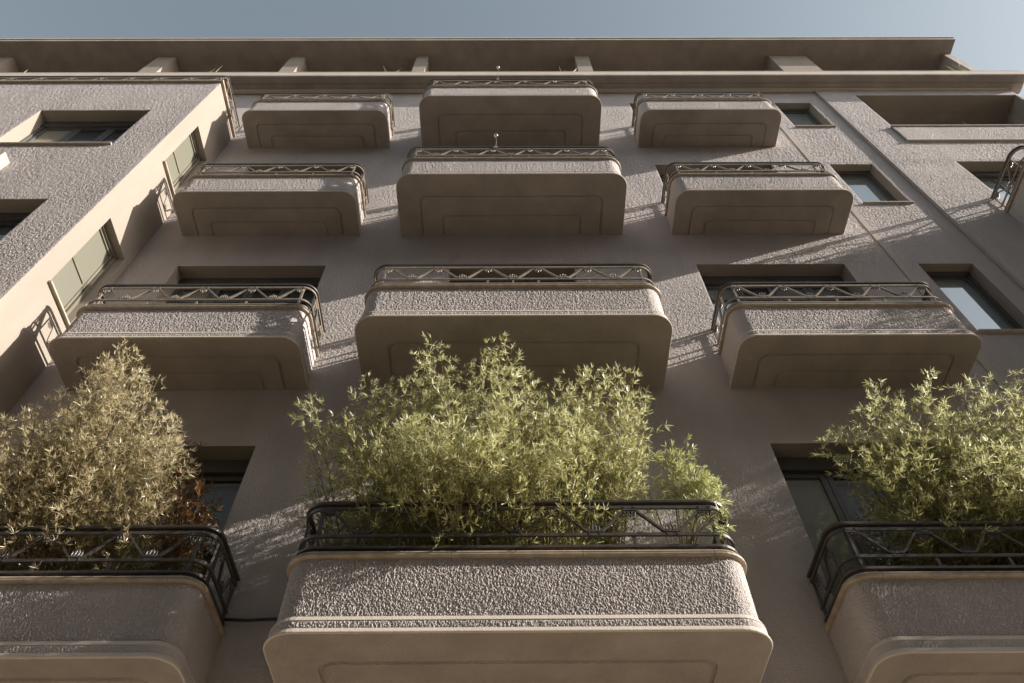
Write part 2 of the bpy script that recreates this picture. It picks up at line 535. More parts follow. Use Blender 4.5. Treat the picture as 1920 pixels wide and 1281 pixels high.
MB().box((6.972, PR - 0.05, 14.19), (10.43, PR + 0.1, 14.222)).build('loggia_base_lip', M_TRIM, B)

# left wing
WX, WY, WZ = -4.90, -0.96, 14.62
wfront = [(-7.27, -5.57, 11.78, 13.235), (-7.27, -5.57, 8.47, 10.005), (-7.27, -5.57, 5.13, 6.67)]
wall_with_holes('wing_front_wall', -15.0, WX, 0.0, WZ, WY, wfront, RV, [M_ROUGH, M_SMOOTH], skip=(-9.0, WX, 6.9, WZ))
zoned('stucco_field', -9.0, WX, WZ, WY, wfront, 6.9)
wside = [(-0.70, -0.12, 11.78, 13.26), (-0.70, -0.12, 8.49, 10.02), (-0.70, -0.12, 5.15, 6.68)]
wall_with_holes('wing_side_wall', WY, -0.0, 0.0, WZ, WX, wside, 0.22, [M_SMOOTH, M_SMOOTH], axis='X', sgn=-1)
MB().box((-15, WY - 0.045, WZ + 0.001), (WX + 0.045, -0.001, WZ + 0.05)).build('wing_coping', M_COPING, B)
MB().box((-15, -1.12, 10.86), (-6.62, WY - 0.002, 11.12)).build('wing_ledge', M_STONE, B)

# cornice
cn = MB()
XL, XR = -15.0, 10.60
prof = [(0.002, 17.09), (-0.195, 17.09), (-0.198, 17.102), (-0.212, 17.102), (-0.215, 17.09), (-0.345, 17.09), (-0.36, 17.105), (-0.363, 17.14), (-0.363, 17.325), (-0.30, 17.345), (0.3, 17.345)]
n = len(prof)
for x in (XL, XR):
    for y, z in prof: cn.v.append((x, y, z))
for i in range(n - 1):
    cn.f.append((i, i + 1, n + i + 1, n + i)); cn.m.append(0 if i < 7 else 1)
cn.f.append(tuple(range(n, 2 * n))); cn.m.append(0)
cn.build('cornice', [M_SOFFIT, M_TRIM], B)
MB().box((XL, -0.33, 17.347), (XR - 0.03, -0.2, 17.385)).build('cornice_shadow_gap', M_IRON, B)  # dark strip standing in for the shaded gap below the cap
MB().box((XL, -0.352, 17.386), (XR - 0.02, -0.19, 17.405)).build('cornice_cap', M_TRIM, B)
MB().quad([(XL, -0.3, 17.346), (XR, -0.3, 17.346), (XR, 9, 17.346), (XL, 9, 17.346)]).build('terrace_floor', M_TILE, B)
MB().box((-15, -0.1, WTOP - 0.02), (10.3, -0.014, WTOP - 0.004)).build('cornice_bead', M_TRIM, B)

# penthouse: roof slab on columns
RZ = 20.2
MB().box((-15, -0.285, RZ), (10.68, 8.5, RZ + 0.12)).build('roof_slab', [M_SOFFIT], B)
MB().box((-15, -0.305, RZ + 0.125), (10.70, 8.5, RZ + 0.17)).build('roof_edge', M_TRIM, B)
for a, b in ((-12.1, -11.79), (-8.35, -7.93), (-5.17, -4.83), (-2.16, -1.88), (1.62, 1.955), (6.28, 7.17)):
    MB().box((a, 0.08, 17.347), (b, 0.55, RZ - 0.001)).build('column', M_SMOOTH, B)
MB().box((10.50, 0.06, 17.347), (10.68, 3.0, RZ - 0.001)).build('column', M_ROUGH, B)
MB().box((-15, 3.0, 17.347), (10.68, 3.2, RZ - 0.001)).build('penthouse_wall', M_SMOOTH, B)  # unseen back wall, added to block light behind the columns
MB().box((-15, 8.6, 0), (10.3, 8.8, 17.3)).build('rear_wall', M_SMOOTH, B)

# ------------------------------------------------------------------ windows
def frame_rect(mb, x0, x1, z0, z1, w, y0, y1, P):
    for a, b in (((x0, y0, z0), (x0 + w, y1, z1)), ((x1 - w, y0, z0), (x1, y1, z1)), ((x0 + w, y0, z0), (x1 - w, y1, z0 + w)), ((x0 + w, y0, z1 - w), (x1 - w, y1, z1))):
        mb.box(P(a), P(b))

def window(x0, x1, z0, z1, plane=0.0, box=0.16, fw=0.055, leaves=1, glassm=None, sill=True, transom=0.0, depth=0.2, axis='Y', mats=None, open_leaf=None, frame_mat=None):
    """window > frame pieces, sashes, panes; x is the running axis"""
    fm = frame_mat or M_FRAME
    glassm = glassm or M_GLASS
    if axis == 'Y':
        P = lambda p: (p[0], plane + p[1], p[2])
    else:
        P = lambda p: (plane - p[1], p[0], p[2])
    fr = MB(); e = 0.003
    frame_rect(fr, x0 + e, x1 - e, z0 + e, z1 - e, 0.045, depth, depth + 0.09, P)
    # rolling shutter box above
    if box: fr.box(P((x0 + e, depth - 0.02, z1 - box)), P((x1 - e, depth + 0.085, z1 - 0.004)))
    win = fr.build('window', fm, B)
    if axis == 'Y': reveal(x0, x1, z0 - (0 if sill else 0.002), z1, plane, win)
    zt = z1 - (box + 0.01 if box else 0.05)
    xs0, xs1, zs0 = x0 + 0.05, x1 - 0.05, z0 + 0.05
    w = (xs1 - xs0) / leaves
    for i in range(leaves):
        a, b = xs0 + i * w + 0.004, xs0 + (i + 1) * w - 0.004
        s = MB()
        frame_rect(s, a, b, zs0, zt, fw, depth + 0.025, depth + 0.075, P)
        if transom:
            s.box(P((a + 0.055, depth + 0.03, zt - transom)), P((b - 0.055, depth + 0.07, zt - transom + 0.05)))
        s.build('sash', fm, win)
        gm = mats[i] if mats else glassm
        MB().box(P((a + fw - .005, depth + 0.045, zs0 + fw - .005)), P((b - fw + .005, depth + 0.055, zt - fw + .005))).build('pane', gm, win)
    MB().box(P((x0 + e, depth + 0.088, z0 + e)), P((x1 - e, depth + 0.098, z1 - e))).build('backing', M_FRAME, win)
    if sill:
        MB().box(P((x0 - 0.02, -0.04, z0 - 0.018)), P((x1 + 0.02, depth + 0.01, z0 + 0.006))).build('sill', M_STONE, win)
    return win

for h in nar:
    window(*h, plane=0.0005, leaves=1, glassm=M_GLASS_BRIGHT, box=0.05, fw=0.04, depth=0.14)
for r in 'ABCD':
    fl = SOF[r] + 0.142
    lm = [M_GLASS, M_GLASS, M_GLASS, M_GLASS]
    if r == 'C': lm = [M_GLASS_CURTAIN, M_GLASS, M_GLASS, M_GLASS]
    window(-4.26, -2.35, fl, HEAD[r], leaves=4, transom=0.34 if r != 'D' else 0, sill=False, mats=lm)
    rm = [M_GLASS_BRIGHT, M_GLASS, M_GLASS_BRIGHT, M_GLASS_BRIGHT] if r != 'D' else [M_GLASS_BLIND, M_GLASS, M_GLASS, M_GLASS]
    window(2.44, 4.36, fl, HEAD[r], leaves=4, transom=0.34 if r != 'D' else 0, sill=False, mats=rm)
    window(-0.75, 0.86, fl, HEAD[r], leaves=3, transom=0.34, sill=False)
for r in 'BCD':
    window(7.41, 9.9, SOF[r] + 0.142, HEAD[r], plane=PR, leaves=4, sill=False, glassm=M_GLASS_BRIGHT)
for h in wfront:
    window(*h, plane=WY, leaves=3, mats=[M_GLASS_CURTAIN, M_GLASS, M_GLASS])
for h in wside:
    window(*h, plane=WX, leaves=1, transom=0.74, axis='X', depth=0.10, box=0, fw=0.03, glassm=M_GLASS_BLIND, frame_mat=M_FRAME2)

# ------------------------------------------------------------------ balconies
def upath(x0, x1, d, r, z, off=0.0, arc=8, ystart=0.0):
    """rounded U in plan, from the wall out and back; off > 0 grows it"""
    x0 -= off; x1 += off; d += off; r = max(0.03, r + off)
    pts = [Vector((x0, ystart, z)), Vector((x0, -d + r, z))]
    for i in range(1, arc + 1):
        a = math.pi / 2 * i / arc
        pts.append(Vector((x0 + r - r * math.cos(a), -d + r - r * math.sin(a), z)))
    pts.append(Vector((x1 - r, -d, z)))
    for i in range(1, arc + 1):
        a = math.pi / 2 * i / arc
        pts.append(Vector((x1 - r + r * math.sin(a), -d + r - r * math.cos(a), z)))
    pts.append(Vector((x1, ystart, z)))
    return pts

def resample(path, s0, s1, step=0.04):
    """piece of a polyline between arc lengths s0 and s1"""
    L = [0.0]
    for i in range(1, len(path)): L.append(L[-1] + (path[i] - path[i - 1]).length)
    def at(s):
        for i in range(1, len(path)):
            if s <= L[i] + 1e-9:
                t = (s - L[i - 1]) / max(1e-9, L[i] - L[i - 1])
                return path[i - 1].lerp(path[i], t)
        return path[-1].copy()
    out = [at(s0)]
    for i in range(1, len(path) - 1):
        if s0 + 1e-4 < L[i] < s1 - 1e-4: out.append(path[i].copy())
    out.append(at(s1))
    return out
def plen(path):
    return sum((path[i] - path[i - 1]).length for i in range(1, len(path)))

# small iron ornament: three upright loops held by a cross bar, a drop below
def ornament_mesh(flip, mat):
    mb = MB(); s = -1 if flip else 1
    for cx in (-0.022, 0.0, 0.022):
        hh = 0.030 if cx else 0.042
        pts = [Vector((cx + 0.009 * math.cos(a), 0, s * (-0.012 + hh * math.sin(a)))) for a in [2 * math.pi * i / 8 for i in range(8)]]
        mb.tube(pts, 0.0042, 4, closed=True, up=Vector((0, 1, 0)))
    mb.box((-0.045, -0.006, s * 0.004 - 0.004), (0.045, 0.006, s * 0.004 + 0.004))
    mb.box((-0.034, -0.007, s * 0.012), (-0.027, 0.007, s * 0.032))
    mb.box((0.027, -0.007, s * 0.012), (0.034, 0.007, s * 0.032))
    me = bpy.data.meshes.new('ornament')
    me.from_pydata([(x * 1.15, y * 1.5 - 0.006, z * 1.2) for x, y, z in mb.v], [], mb.f); me.materials.append(mat); me.update()
    return me
ORN = [ornament_mesh(False, M_IRON), ornament_mesh(True, M_IRON)]
ORN_SHADED = [ornament_mesh(False, M_IRON_SHADED), ornament_mesh(True, M_IRON_SHADED)]

IRON = [M_IRON]
def railing(parent, fpath, z, arcs, side_len, front_a, front_b, y_front, tops, x_list_start, pitch, ends=True):
    """iron rail: handrail, second rail, lower rail, base rail, posts, zigzag and ornaments.
    fpath(off, z) -> plan path"""
    MB().sweep(fpath(0.0, z + 1.045), [(-.022, -.012), (.022, -.012), (.024, .004), (.014, .016), (-.014, .016), (-.024, .004)]).build('handrail', M_IRON_SHADED, parent)
    MB().sweep(fpath(0.006, z + 0.995), flat_prof(0.014, 0.026)).build('upper_rail', IRON[0], parent)
    MB().sweep(fpath(0.006, z + 0.758), flat_prof(0.016, 0.024)).build('lower_rail', IRON[0], parent)
    MB().sweep(fpath(0.006, z + 0.655), flat_prof(0.03, 0.02)).build('base_rail', IRON[0], parent)

def orn(parent, loc, rotz, flip):
    o = bpy.data.objects.new('ornament', (ORN_SHADED if IRON[0] is M_IRON_SHADED else ORN)[1 if flip else 0])
    COL.objects.link(o)
    o.parent = parent
    o.location = loc; o.rotation_euler = (0, 0, rotz)

def zigzag(parent, p0, p1, n, z, lead=True):
    """zigzag flat bar with n tops between p0 and p1 (plan points on the rail line)"""
    p0, p1 = Vector(p0), Vector(p1)
    d = (p1 - p0); L = d.length; d.normalize()
    rot = math.atan2(d.y, d.x)
    pitch = L / (n - 1) if n > 1 else L
    zt, zb, fl = z + 0.958, z + 0.795, 0.055
    pts = []
    for i in range(n):
        c = p0 + d * (i * pitch)
        if i > 0: pts.append(c - d * fl + Vector((0, 0, zt)))
        else: pts.append(c - d * 0.02 + Vector((0, 0, zt)))
        pts.append(c + d * (fl if i < n - 1 else 0.02) + Vector((0, 0, zt)))
        orn(parent, c + Vector((0, 0, zt + 0.008)), rot, False)
        if i < n - 1:
            b = c + d * (pitch / 2)
            pts.append(b - d * fl + Vector((0, 0, zb)))
            pts.append(b + d * fl + Vector((0, 0, zb)))
            orn(parent, b + Vector((0, 0, zb - 0.006)), rot, True)
    side = Vector((-d.y, d.x, 0))
    MB().sweep(pts, flat_prof(0.016, 0.022), up=side).build('zigzag_bar', IRON[0], parent)

def post(parent, p, z, h0=0.62, h1=0.99):
    MB().box((p[0] - 0.011, p[1] - 0.008, z + h0), (p[0] + 0.011, p[1] + 0.008, z + h1)).build('post', IRON[0], parent)

RES = {'A': (.0100, .0140, .0082, .0066), 'B': (.0080, .0110, .0068, .0056), 'C': (.0058, .0078, .0056, .0048), 'D': (.0033, .0046, .0048, .0044)}
def balcony(row, x0, x1, d, z, n_tops, r=0.22, label=None, plane=0.0, detail=True):
    IRON[0] = M_IRON_SHADED if row == 'D' else M_IRON  # lowest row takes the iron with shade in its colour
    mb = MB()
    A = 8
    # soffit edge, splayed lip, textured band, splayed fillet, textured parapet
    prof = [(-0.010, 0.0, 3), (-0.003, 0.002, 2), (0.0, 0.006, 2), (0.0, 0.012, 2), (-0.013, 0.040, 2), (-0.015, 0.0405, 2), (-0.015, 0.092, 9),
            (-0.012, 0.0925, 2), (-0.012, 0.096, 2), (-0.026, 0.127, 2), (-0.042, 0.1275, 2), (-0.042, 0.562, 9)]
    def add_ring(pts):
        n = len(mb.v); mb.v += [tuple(p) for p in pts]; return n
    N = len(upath(x0, x1, d, r, 0))
    ys = plane + 0.0
    rings = []
    for o, zz, mi in prof:
        rings.append((add_ring(upath(x0, x1, d, r, z + zz, o, A, ys)), mi))
    for k in range(1, len(rings)):
        a, b, mi = rings[k - 1][0], rings[k][0], rings[k][1]
        if mi == 9: continue
        for i in range(N - 1):
            mb.f.append((a + i, a + i + 1, b + i + 1, b + i)); mb.m.append(mi)
    top = rings[-1][0]
    # inside face and floor
    it = add_ring(upath(x0, x1, d, r, z + 0.562, -0.19, A, ys)); ib = add_ring(upath(x0, x1, d, r, z + 0.14, -0.19, A, ys))
    for a, b in ((top, it), (it, ib)):
        for i in range(N - 1):
            mb.f.append((a + i, a + i + 1, b + i + 1, b + i)); mb.m.append(1)
    mb.f.append(tuple(ib + i for i in range(N))); mb.m.append(1)
    # soffit: two stepped panels outlined by rounded grooves
    prev = rings[0][0]
    def inset(i, zz):
        return add_ring(upath(x0 + i, x1 - i, d - i, max(0.07, r - i * 0.35), z + zz, 0, A, ys))
    for ins in ((0.30, 0.585) if d > 0.8 else (0.22, 0.43)):
        for di, dz in ((0.0, 0.0), (0.006, 0.013), (0.022, 0.015), (0.032, -0.003), (0.040, -0.004)):
            if d - ins - di < 0.05: continue
            q = inset(ins + di, dz)
            for i in range(N - 1):
                mb.f.append((prev + i, q + i, q + i + 1, prev + i + 1)); mb.m.append(3)
            prev = q
    mb.f.append(tuple(prev + i for i in reversed(range(N)))); mb.m.append(3)
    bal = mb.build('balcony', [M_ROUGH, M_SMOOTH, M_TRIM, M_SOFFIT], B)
    recalc(bal)
    du, dz, lam, amp = RES[row]
    relief_strip('parapet', upath(x0, x1, d, r, 0, -0.0425, 16, ys), z + 0.127, z + 0.5625, du, dz, lam, amp, bal)
    relief_strip('parapet_band', upath(x0, x1, d, r, 0, -0.0155, 16, ys), z + 0.040, z + 0.0925, du, dz, lam, amp * 0.8, bal)
    # smooth shading only round the corners is not needed: arcs are fine
    if label: bal['label'] = label
    # coping in jointed pieces
    cp = upath(x0, x1, d, r, z + 0.595, -0.085, A, ys - 0.001)
    # the coping's outer face is proud of the parapet by about 45 mm
    L = plen(cp)
    s_arc0 = (cp[0] - cp[1]).length + (math.pi / 2) * (r - 0.085) * 0.5
    front = L - 2 * s_arc0
    cuts = [0.0, s_arc0 + 0.14]
    k = max(2, round((front - 0.28) / 0.95))
    for i in range(1, k): cuts.append(s_arc0 + 0.14 + (front - 0.28) * i / k)
    cuts += [L - s_arc0 - 0.14, L]
    cprof = [(0.074, -0.030), (0.068, -0.034), (-0.10, -0.034), (-0.10, 0.020), (0.040, 0.020), (0.066, 0.008), (0.074, -0.006), (0.070, -0.011), (0.076, -0.016), (0.076, -0.026)]
    for i in range(len(cuts) - 1):
        pc = resample(cp, cuts[i] + (0.0015 if i else 0), cuts[i + 1] - (0.0015 if i < len(cuts) - 2 else 0))
        MB().sweep(pc, [(-a, b) for a, b in cprof][::-1] if False else cprof).build('coping', M_COPING, bal)
    # railing
    off = -0.06
    fp = lambda o, zz: upath(x0, x1, d, r, zz, off + o, A, ys - 0.003)
    railing(bal, fp, z, A, 0, 0, 0, 0, 0, 0, 0)
    xa, xb, yf = x0 - off, x1 + off, -d - off
    rr = r + off
    za, zb_ = xa + rr, xb - rr
    mid = (x0 + x1) / 2
    half = 0.5275 * (n_tops - 1) / 2
    half = min(half, (zb_ - za) / 2 - 0.02)
    zigzag(bal, (mid - half, yf, 0), (mid + half, yf, 0), n_tops, z)
    for px in (za - 0.012, zb_ + 0.012, mid):
        post(bal, (px, yf), z, 0.62, 0.99 if px != mid else 0.755)
    for i in range(1, n_tops - 1):
        px = mid - half + i * half * 2 / (n_tops - 1)
        if abs(px - mid) > 0.2: post(bal, (px, yf), z, 0.62, 0.755)
    for sx in (xa, xb):
        y1 = yf + rr + 0.02
        post(bal, (sx, y1), z, 0.62, 0.99)
        post(bal, (sx, ys - 0.03), z, 0.62, 0.99)
        zigzag(bal, (sx, y1 + 0.06, 0), (sx, ys - 0.08, 0), 2, z)
    return bal

LEFT, MIDDLE, RIGHT, FAR = (-4.49, -2.03), (-1.48, 1.59), (2.26, 4.66), (7.19, 10.22)
for r in 'ABCD':
    z = SOF[r]
    balcony(r, *LEFT, 0.665, z, 5, 0.175)
    balcony(r, *MIDDLE, 0.905, z, 6, 0.205)
    balcony(r, *RIGHT, 0.665, z, 5, 0.175)
for r in 'BCD':
    balcony('A', *FAR, 0.905, SOF[r], 6, 0.205, plane=PR)

IRON[0] = M_IRON
# terrace railing on top of the wing
tr = empty('terrace_railing', (WX, WY, WZ + 0.05), None)
tr.parent = B
def wing_path(o, zz):
    x, y = WX - 0.05 + o, WY + 0.05 - o
    pts = [Vector((-15, y, zz)), Vector((x - 0.06, y, zz))]
    for i in range(1, 6):
        a = math.pi / 2 * i / 5
        pts.append(Vector((x - 0.06 + 0.06 * math.sin(a), y + 0.06 - 0.06 * math.cos(a), zz)))
    pts.append(Vector((x, -0.003, zz)))
    return [p - Vector((WX, WY, WZ + 0.05)) for p in pts]
zr = WZ - 0.515
MB().sweep(wing_path(0, zr + 1.05), [(-.022, -.012), (.022, -.012), (.024, .004), (.014, .016), (-.014, .016), (-.024, .004)]).build('handrail', M_IRON_SHADED, tr)
MB().sweep(wing_path(0.006, zr + 0.995), flat_prof(0.014, 0.026)).build('upper_rail', M_IRON, tr)
MB().sweep(wing_path(0.006, zr + 0.758), flat_prof(0.016, 0.024)).build('lower_rail', M_IRON, tr)
off3 = Vector((WX, WY, WZ + 0.05))
zigzag(tr, Vector((WX - 0.12 - 0.5275 * 16, WY + 0.05, 0)) - off3, Vector((WX - 0.12, WY + 0.05, 0)) - off3, 17, zr)
zigzag(tr, Vector((WX - 0.05, WY + 0.13, 0)) - off3, Vector((WX - 0.05, -0.08, 0)) - off3, 3, zr)
for i in range(8):
    p = Vector((WX - 0.12 - 1.055 * i, WY + 0.05, 0)) - off3
    post(tr, p, zr, 0.565, 0.99)
post(tr, Vector((WX - 0.05, WY + 0.13, 0)) - off3, zr, 0.565, 0.99)
post(tr, Vector((WX - 0.05, -0.04, 0)) - off3, zr, 0.565, 0.99)

# ------------------------------------------------------------------ bamboo
class Plant:
    def __init__(s, seed):
        s.rng = np.random.default_rng(seed)
        s.lv, s.lf, s.tone = [], [], []
        s.cane = MB(); s.nl = 0
    def leaves(s, p, d, ln, w, tone):
        """k narrow bent leaves from one node; d (k,3), ln, w, tone (k,)"""
        rng = s.rng; k = len(d)
        d = d / np.linalg.norm(d, axis=1, keepdims=True)
        up = rng.normal(0, 1, (k, 3)) * 0.9 + np.array([0.25, -0.1, 0.6])
        sd = np.cross(d, up); sd /= (np.linalg.norm(sd, axis=1, keepdims=True) + 1e-6)
        nn = np.cross(sd, d)
        L = ln[:, None]; W = w[:, None]
        droop = rng.uniform(0.0, 0.16, (k, 1)) * L
        a = p + d * L * 0.32 + nn * 0.02 * L
        b = p + d * L * 0.70 - nn * droop * 0.4
        t = p + d * L - nn * droop - np.array([0, 0, 0.5]) * droop
        s.lv.append(np.stack([np.broadcast_to(p, (k, 3)), a - sd * W * .5, a + sd * W * .5, b - sd * W * .4, b + sd * W * .4, t], 1).reshape(-1, 3))
        s.tone.append(np.repeat(tone, 3))
    def fan(s, p, d, k, ln, w, tone, spread=0.75):
        rng = s.rng
        dd = d + rng.normal(0, spread, (k, 3)) + np.array([0, 0, 0.05])
        s.leaves(p, dd, ln * rng.uniform(0.55, 1.25, k), w * rng.uniform(0.75, 1.25, k), np.clip(tone + rng.normal(0, 0.2, k), 0, 1))
    def stem(s, base, tip, bow=(0, 0, 0), t0=0.2, reach=0.30, step=0.05, ln=0.062, w=0.0058, fan=4, r=0.006, tone=0.55, tone_low=0.4, tipfan=6):
        rng = s.rng
        b, t = np.array(base, float), np.array(tip, float)
        c = (b + t) / 2 + np.array(bow, float)
        def at(u): return (1 - u) ** 2 * b + 2 * u * (1 - u) * c + u * u * t
        def tan(u):
            q = 2 * (1 - u) * (c - b) + 2 * u * (t - c); return q / np.linalg.norm(q)
        L = np.linalg.norm(t - b) * 1.05
        K = 9
        pts = [Vector(at(i / K)) for i in range(K + 1)]
        s.cane_tube(pts, r, 0.0012, 5)
        u = t0
        while u < 1.0:
            p, ax = at(u), tan(u)
            rem = (1 - u) * L
            q = rng.normal(0, 1, 3); q -= ax * q.dot(ax); q /= np.linalg.norm(q)
            tl = min(reach, 0.05 + rem * 0.55) * rng.uniform(0.55, 1.15)
            d = q * 0.85 + ax * 0.75 + np.array([0, 0, 0.1]); d /= np.linalg.norm(d)
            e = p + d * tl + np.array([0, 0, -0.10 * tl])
            mid = (p + e) / 2 + np.array([0, 0, 0.04 * tl])
            s.cane_tube([Vector(p), Vector(mid), Vector(e)], 0.0016, 0.0008, 3)
            tn = tone_low + (tone - tone_low) * u  # lower leaves coloured darker for the shade inside the plant
            nn = max(1, int(tl / 0.06))
            for k in range(1, nn + 1):
                f = k / nn
                pp = p + (e - p) * f
                s.fan(pp, d * 1.0, fan if k < nn else fan + 2, ln, w, tn)
            u += step / L * rng.uniform(0.6, 1.4)
        s.fan(t, tan(1.0), tipfan, ln * 1.05, w, tone, 0.45)
    def cane_tube(s, pts, r0, r1, sides):
        mb = s.cane; n0 = len(mb.v); N = len(pts)
        for i, p in enumerate(pts):
            t = (pts[min(i + 1, N - 1)] - pts[max(i - 1, 0)]).normalized()
            sd = t.cross(Vector((0.3, 1, 0.1))).normalized(); uu = sd.cross(t)
            r = r0 + (r1 - r0) * i / (N - 1)
            for k in range(sides):
                a = 2 * math.pi * k / sides
                mb.v.append(tuple(p + sd * (math.cos(a) * r) + uu * (math.sin(a) * r)))
        for i in range(N - 1):
            for k in range(sides):
                q = (k + 1) % sides
                mb.f.append((n0 + i * sides + k, n0 + i * sides + q, n0 + (i + 1) * sides + q, n0 + (i + 1) * sides + k)); mb.m.append(0)
    def finish(s, name, label, cat, leafm, loc, pot=None, group=None):
        root = empty(name, loc)
        tag(root, label, cat, group)
        o = Vector(loc)
        me = bpy.data.meshes.new('foliage')
        V = (np.concatenate(s.lv) - np.array(loc)).astype(np.float32)
        tone = np.concatenate(s.tone).astype(np.float32)
        n = len(V) // 6
        q = np.array([0, 1, 2, 1, 3, 4, 2, 3, 5, 4], np.int32)[None, :] + 6 * np.arange(n, dtype=np.int32)[:, None]
        st = (np.array([0, 3, 7], np.int32)[None, :] + 10 * np.arange(n, dtype=np.int32)[:, None]).ravel()
        me.vertices.add(len(V)); me.vertices.foreach_set('co', V.ravel())
        me.loops.add(q.size); me.loops.foreach_set('vertex_index', q.ravel())
        me.polygons.add(3 * n); me.polygons.foreach_set('loop_start', st)
        me.update(calc_edges=True)
        at = me.attributes.new('tone', 'FLOAT', 'FACE')
        at.data.foreach_set('value', tone)
        me.materials.append(leafm); me.update()
        f = bpy.data.objects.new('foliage', me); COL.objects.link(f); f.parent = root; f['kind'] = 'stuff'
        s.cane.v = [tuple(Vector(v) - o) for v in s.cane.v]
        c = s.cane.build('canes', M_CANE, root); c['kind'] = 'stuff'
        if pot:
            w, d, h = pot
            pm = MB()
            t = 0.02
            pm.box((-w / 2, -d / 2, 0.001), (w / 2, d / 2, 0.03))
            for a, b in (((-w / 2, -d / 2, 0.03), (w / 2, -d / 2 + t, h)), ((-w / 2, d / 2 - t, 0.03), (w / 2, d / 2, h)), ((-w / 2, -d / 2 + t, 0.03), (-w / 2 + t, d / 2 - t, h)), ((w / 2 - t, -d / 2 + t, 0.03), (w / 2, d / 2 - t, h))):
                pm.box(a, b)
            pb = pm.build('planter', M_POT, root)
            MB().box((-w / 2 + t + .001, -d / 2 + t + .001, 0.031), (w / 2 - t - .001, d / 2 - t - .001, h - 0.05)).build('soil', M_SOIL, root)
        return root

FLOOR_D = SOF['D'] + 0.14
def P(x, y, Y): return tuple(pix(x, y, Y))
def lerp(a, b, t): return a + (b - a) * t

# centre balcony: broad green clump
pl = Plant(11)
tips = [(582, 748, -.80), (692, 706, -.80), (700, 740, -.7), (808, 634, -.92), (800, 690, -.85), (840, 700, -.9), (872, 690, -.85), (940, 640, -.93), (958, 655, -.9), (905, 670, -.9),
        (1000, 725, -.9), (1040, 720, -.85), (1085, 700, -.9), (1110, 690, -.85), (1150, 695, -.85), (1182, 700, -.85), (1190, 742, -.9), (1180, 790, -.85), (1165, 850, -.8), (640, 780, -.7), (740, 760, -.8), (760, 720, -.8)]
for x, y, Y in tips:
    p = P(x, y, Y)
    b = (p[0] * 0.62 + 0.02 + pl.rng.uniform(-.12, .12), -0.52 + pl.rng.uniform(-.08, .08), FLOOR_D + 0.38)
    pl.stem(b, p, (0.0, 0.10, 0.22), t0=0.16, reach=0.21, step=0.05, fan=8, tone=0.68, tone_low=0.42)
    for dx, dy in ((-22, 34), (20, 44)):
        p2 = P(x + dx + pl.rng.uniform(-8, 8), y + dy + pl.rng.uniform(-8, 12), Y + pl.rng.uniform(-.08, .08))
        pl.stem(b, p2, (0.0, 0.08, 0.2), t0=0.35, reach=0.20, step=0.055, fan=8, tone=0.66, tone_low=0.42)
for i in range(46):
    pt = (pl.rng.uniform(-0.95, 0.55), pl.rng.uniform(-1.36, -1.0), pl.rng.uniform(5.3, 5.82))
    pl.stem((pt[0] * 0.8, -0.55, FLOOR_D + 0.38), pt, (0, 0.06, 0.3), t0=0.62, reach=0.21, step=0.045, fan=8, tone=0.66, tone_low=0.5)
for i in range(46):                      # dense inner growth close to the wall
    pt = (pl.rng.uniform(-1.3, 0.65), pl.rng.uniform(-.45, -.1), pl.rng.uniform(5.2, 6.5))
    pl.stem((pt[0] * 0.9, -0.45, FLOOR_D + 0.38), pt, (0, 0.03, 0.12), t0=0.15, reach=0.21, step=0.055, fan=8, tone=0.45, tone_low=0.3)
for i in range(85):
    x = pl.rng.uniform(640, 1110); y = pl.rng.uniform(760, 925); Y = pl.rng.uniform(-1.2, -.3)
    p = P(x, y, Y)
    b = (p[0] * 0.72 + pl.rng.uniform(-.15, .15), -0.52 + pl.rng.uniform(-.1, .1), FLOOR_D + 0.38)
    pl.stem(b, p, (0, 0.05, 0.16), t0=0.15, reach=0.21, step=0.06, fan=8, tone=0.5, tone_low=0.35)
for x, y, Y in ((590, 895, -.6), (585, 930, -.55), (600, 975, -.55), (655, 985, -.78)):
    p = P(x, y, Y)
    pl.stem((p[0] * 0.8, -0.5, FLOOR_D + 0.38), p, (0, 0, 0.12), t0=0.2, reach=0.2, step=0.06, fan=8, tone=0.4, tone_low=0.3)
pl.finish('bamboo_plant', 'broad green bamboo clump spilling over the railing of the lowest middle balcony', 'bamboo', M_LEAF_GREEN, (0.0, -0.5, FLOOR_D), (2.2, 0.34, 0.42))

# arching lime shoot at the right end of the same balcony
pl = Plant(12)
for x, y, Y, bw in ((1186, 838, -.6, .05), (1282, 832, -.65, .15), (1262, 860, -.65, .2), (1300, 880, -.7, .25), (1335, 905, -.72, .3), (1352, 940, -.78, .35), (1340, 930, -.8, .3), (1310, 900, -.7, .2), (1350, 985, -.84, .35)):
    p = P(x, y, Y)
    pl.stem((1.22, -0.5, FLOOR_D + 0.36), p, (0.0, 0.05, bw * 1.6), t0=0.45, reach=0.14, step=0.03, fan=8, ln=0.062, tone=0.7, tone_low=0.55)
    if x > 1200:
        p = P(x + pl.rng.uniform(-35, 12), y + pl.rng.uniform(0, 22), Y + pl.rng.uniform(-.08, .1))
        pl.stem((1.22, -0.5, FLOOR_D + 0.36), p, (0.0, 0.05, bw * 1.6), t0=0.55, reach=0.14, step=0.03, fan=8, ln=0.062, tone=0.7, tone_low=0.55)
pl.finish('bamboo_plant', 'lime green bamboo shoot arching over the right end of the lowest middle railing', 'bamboo', M_LEAF_LIME, (1.24, -0.5, FLOOR_D), (0.22, 0.22, 0.40))

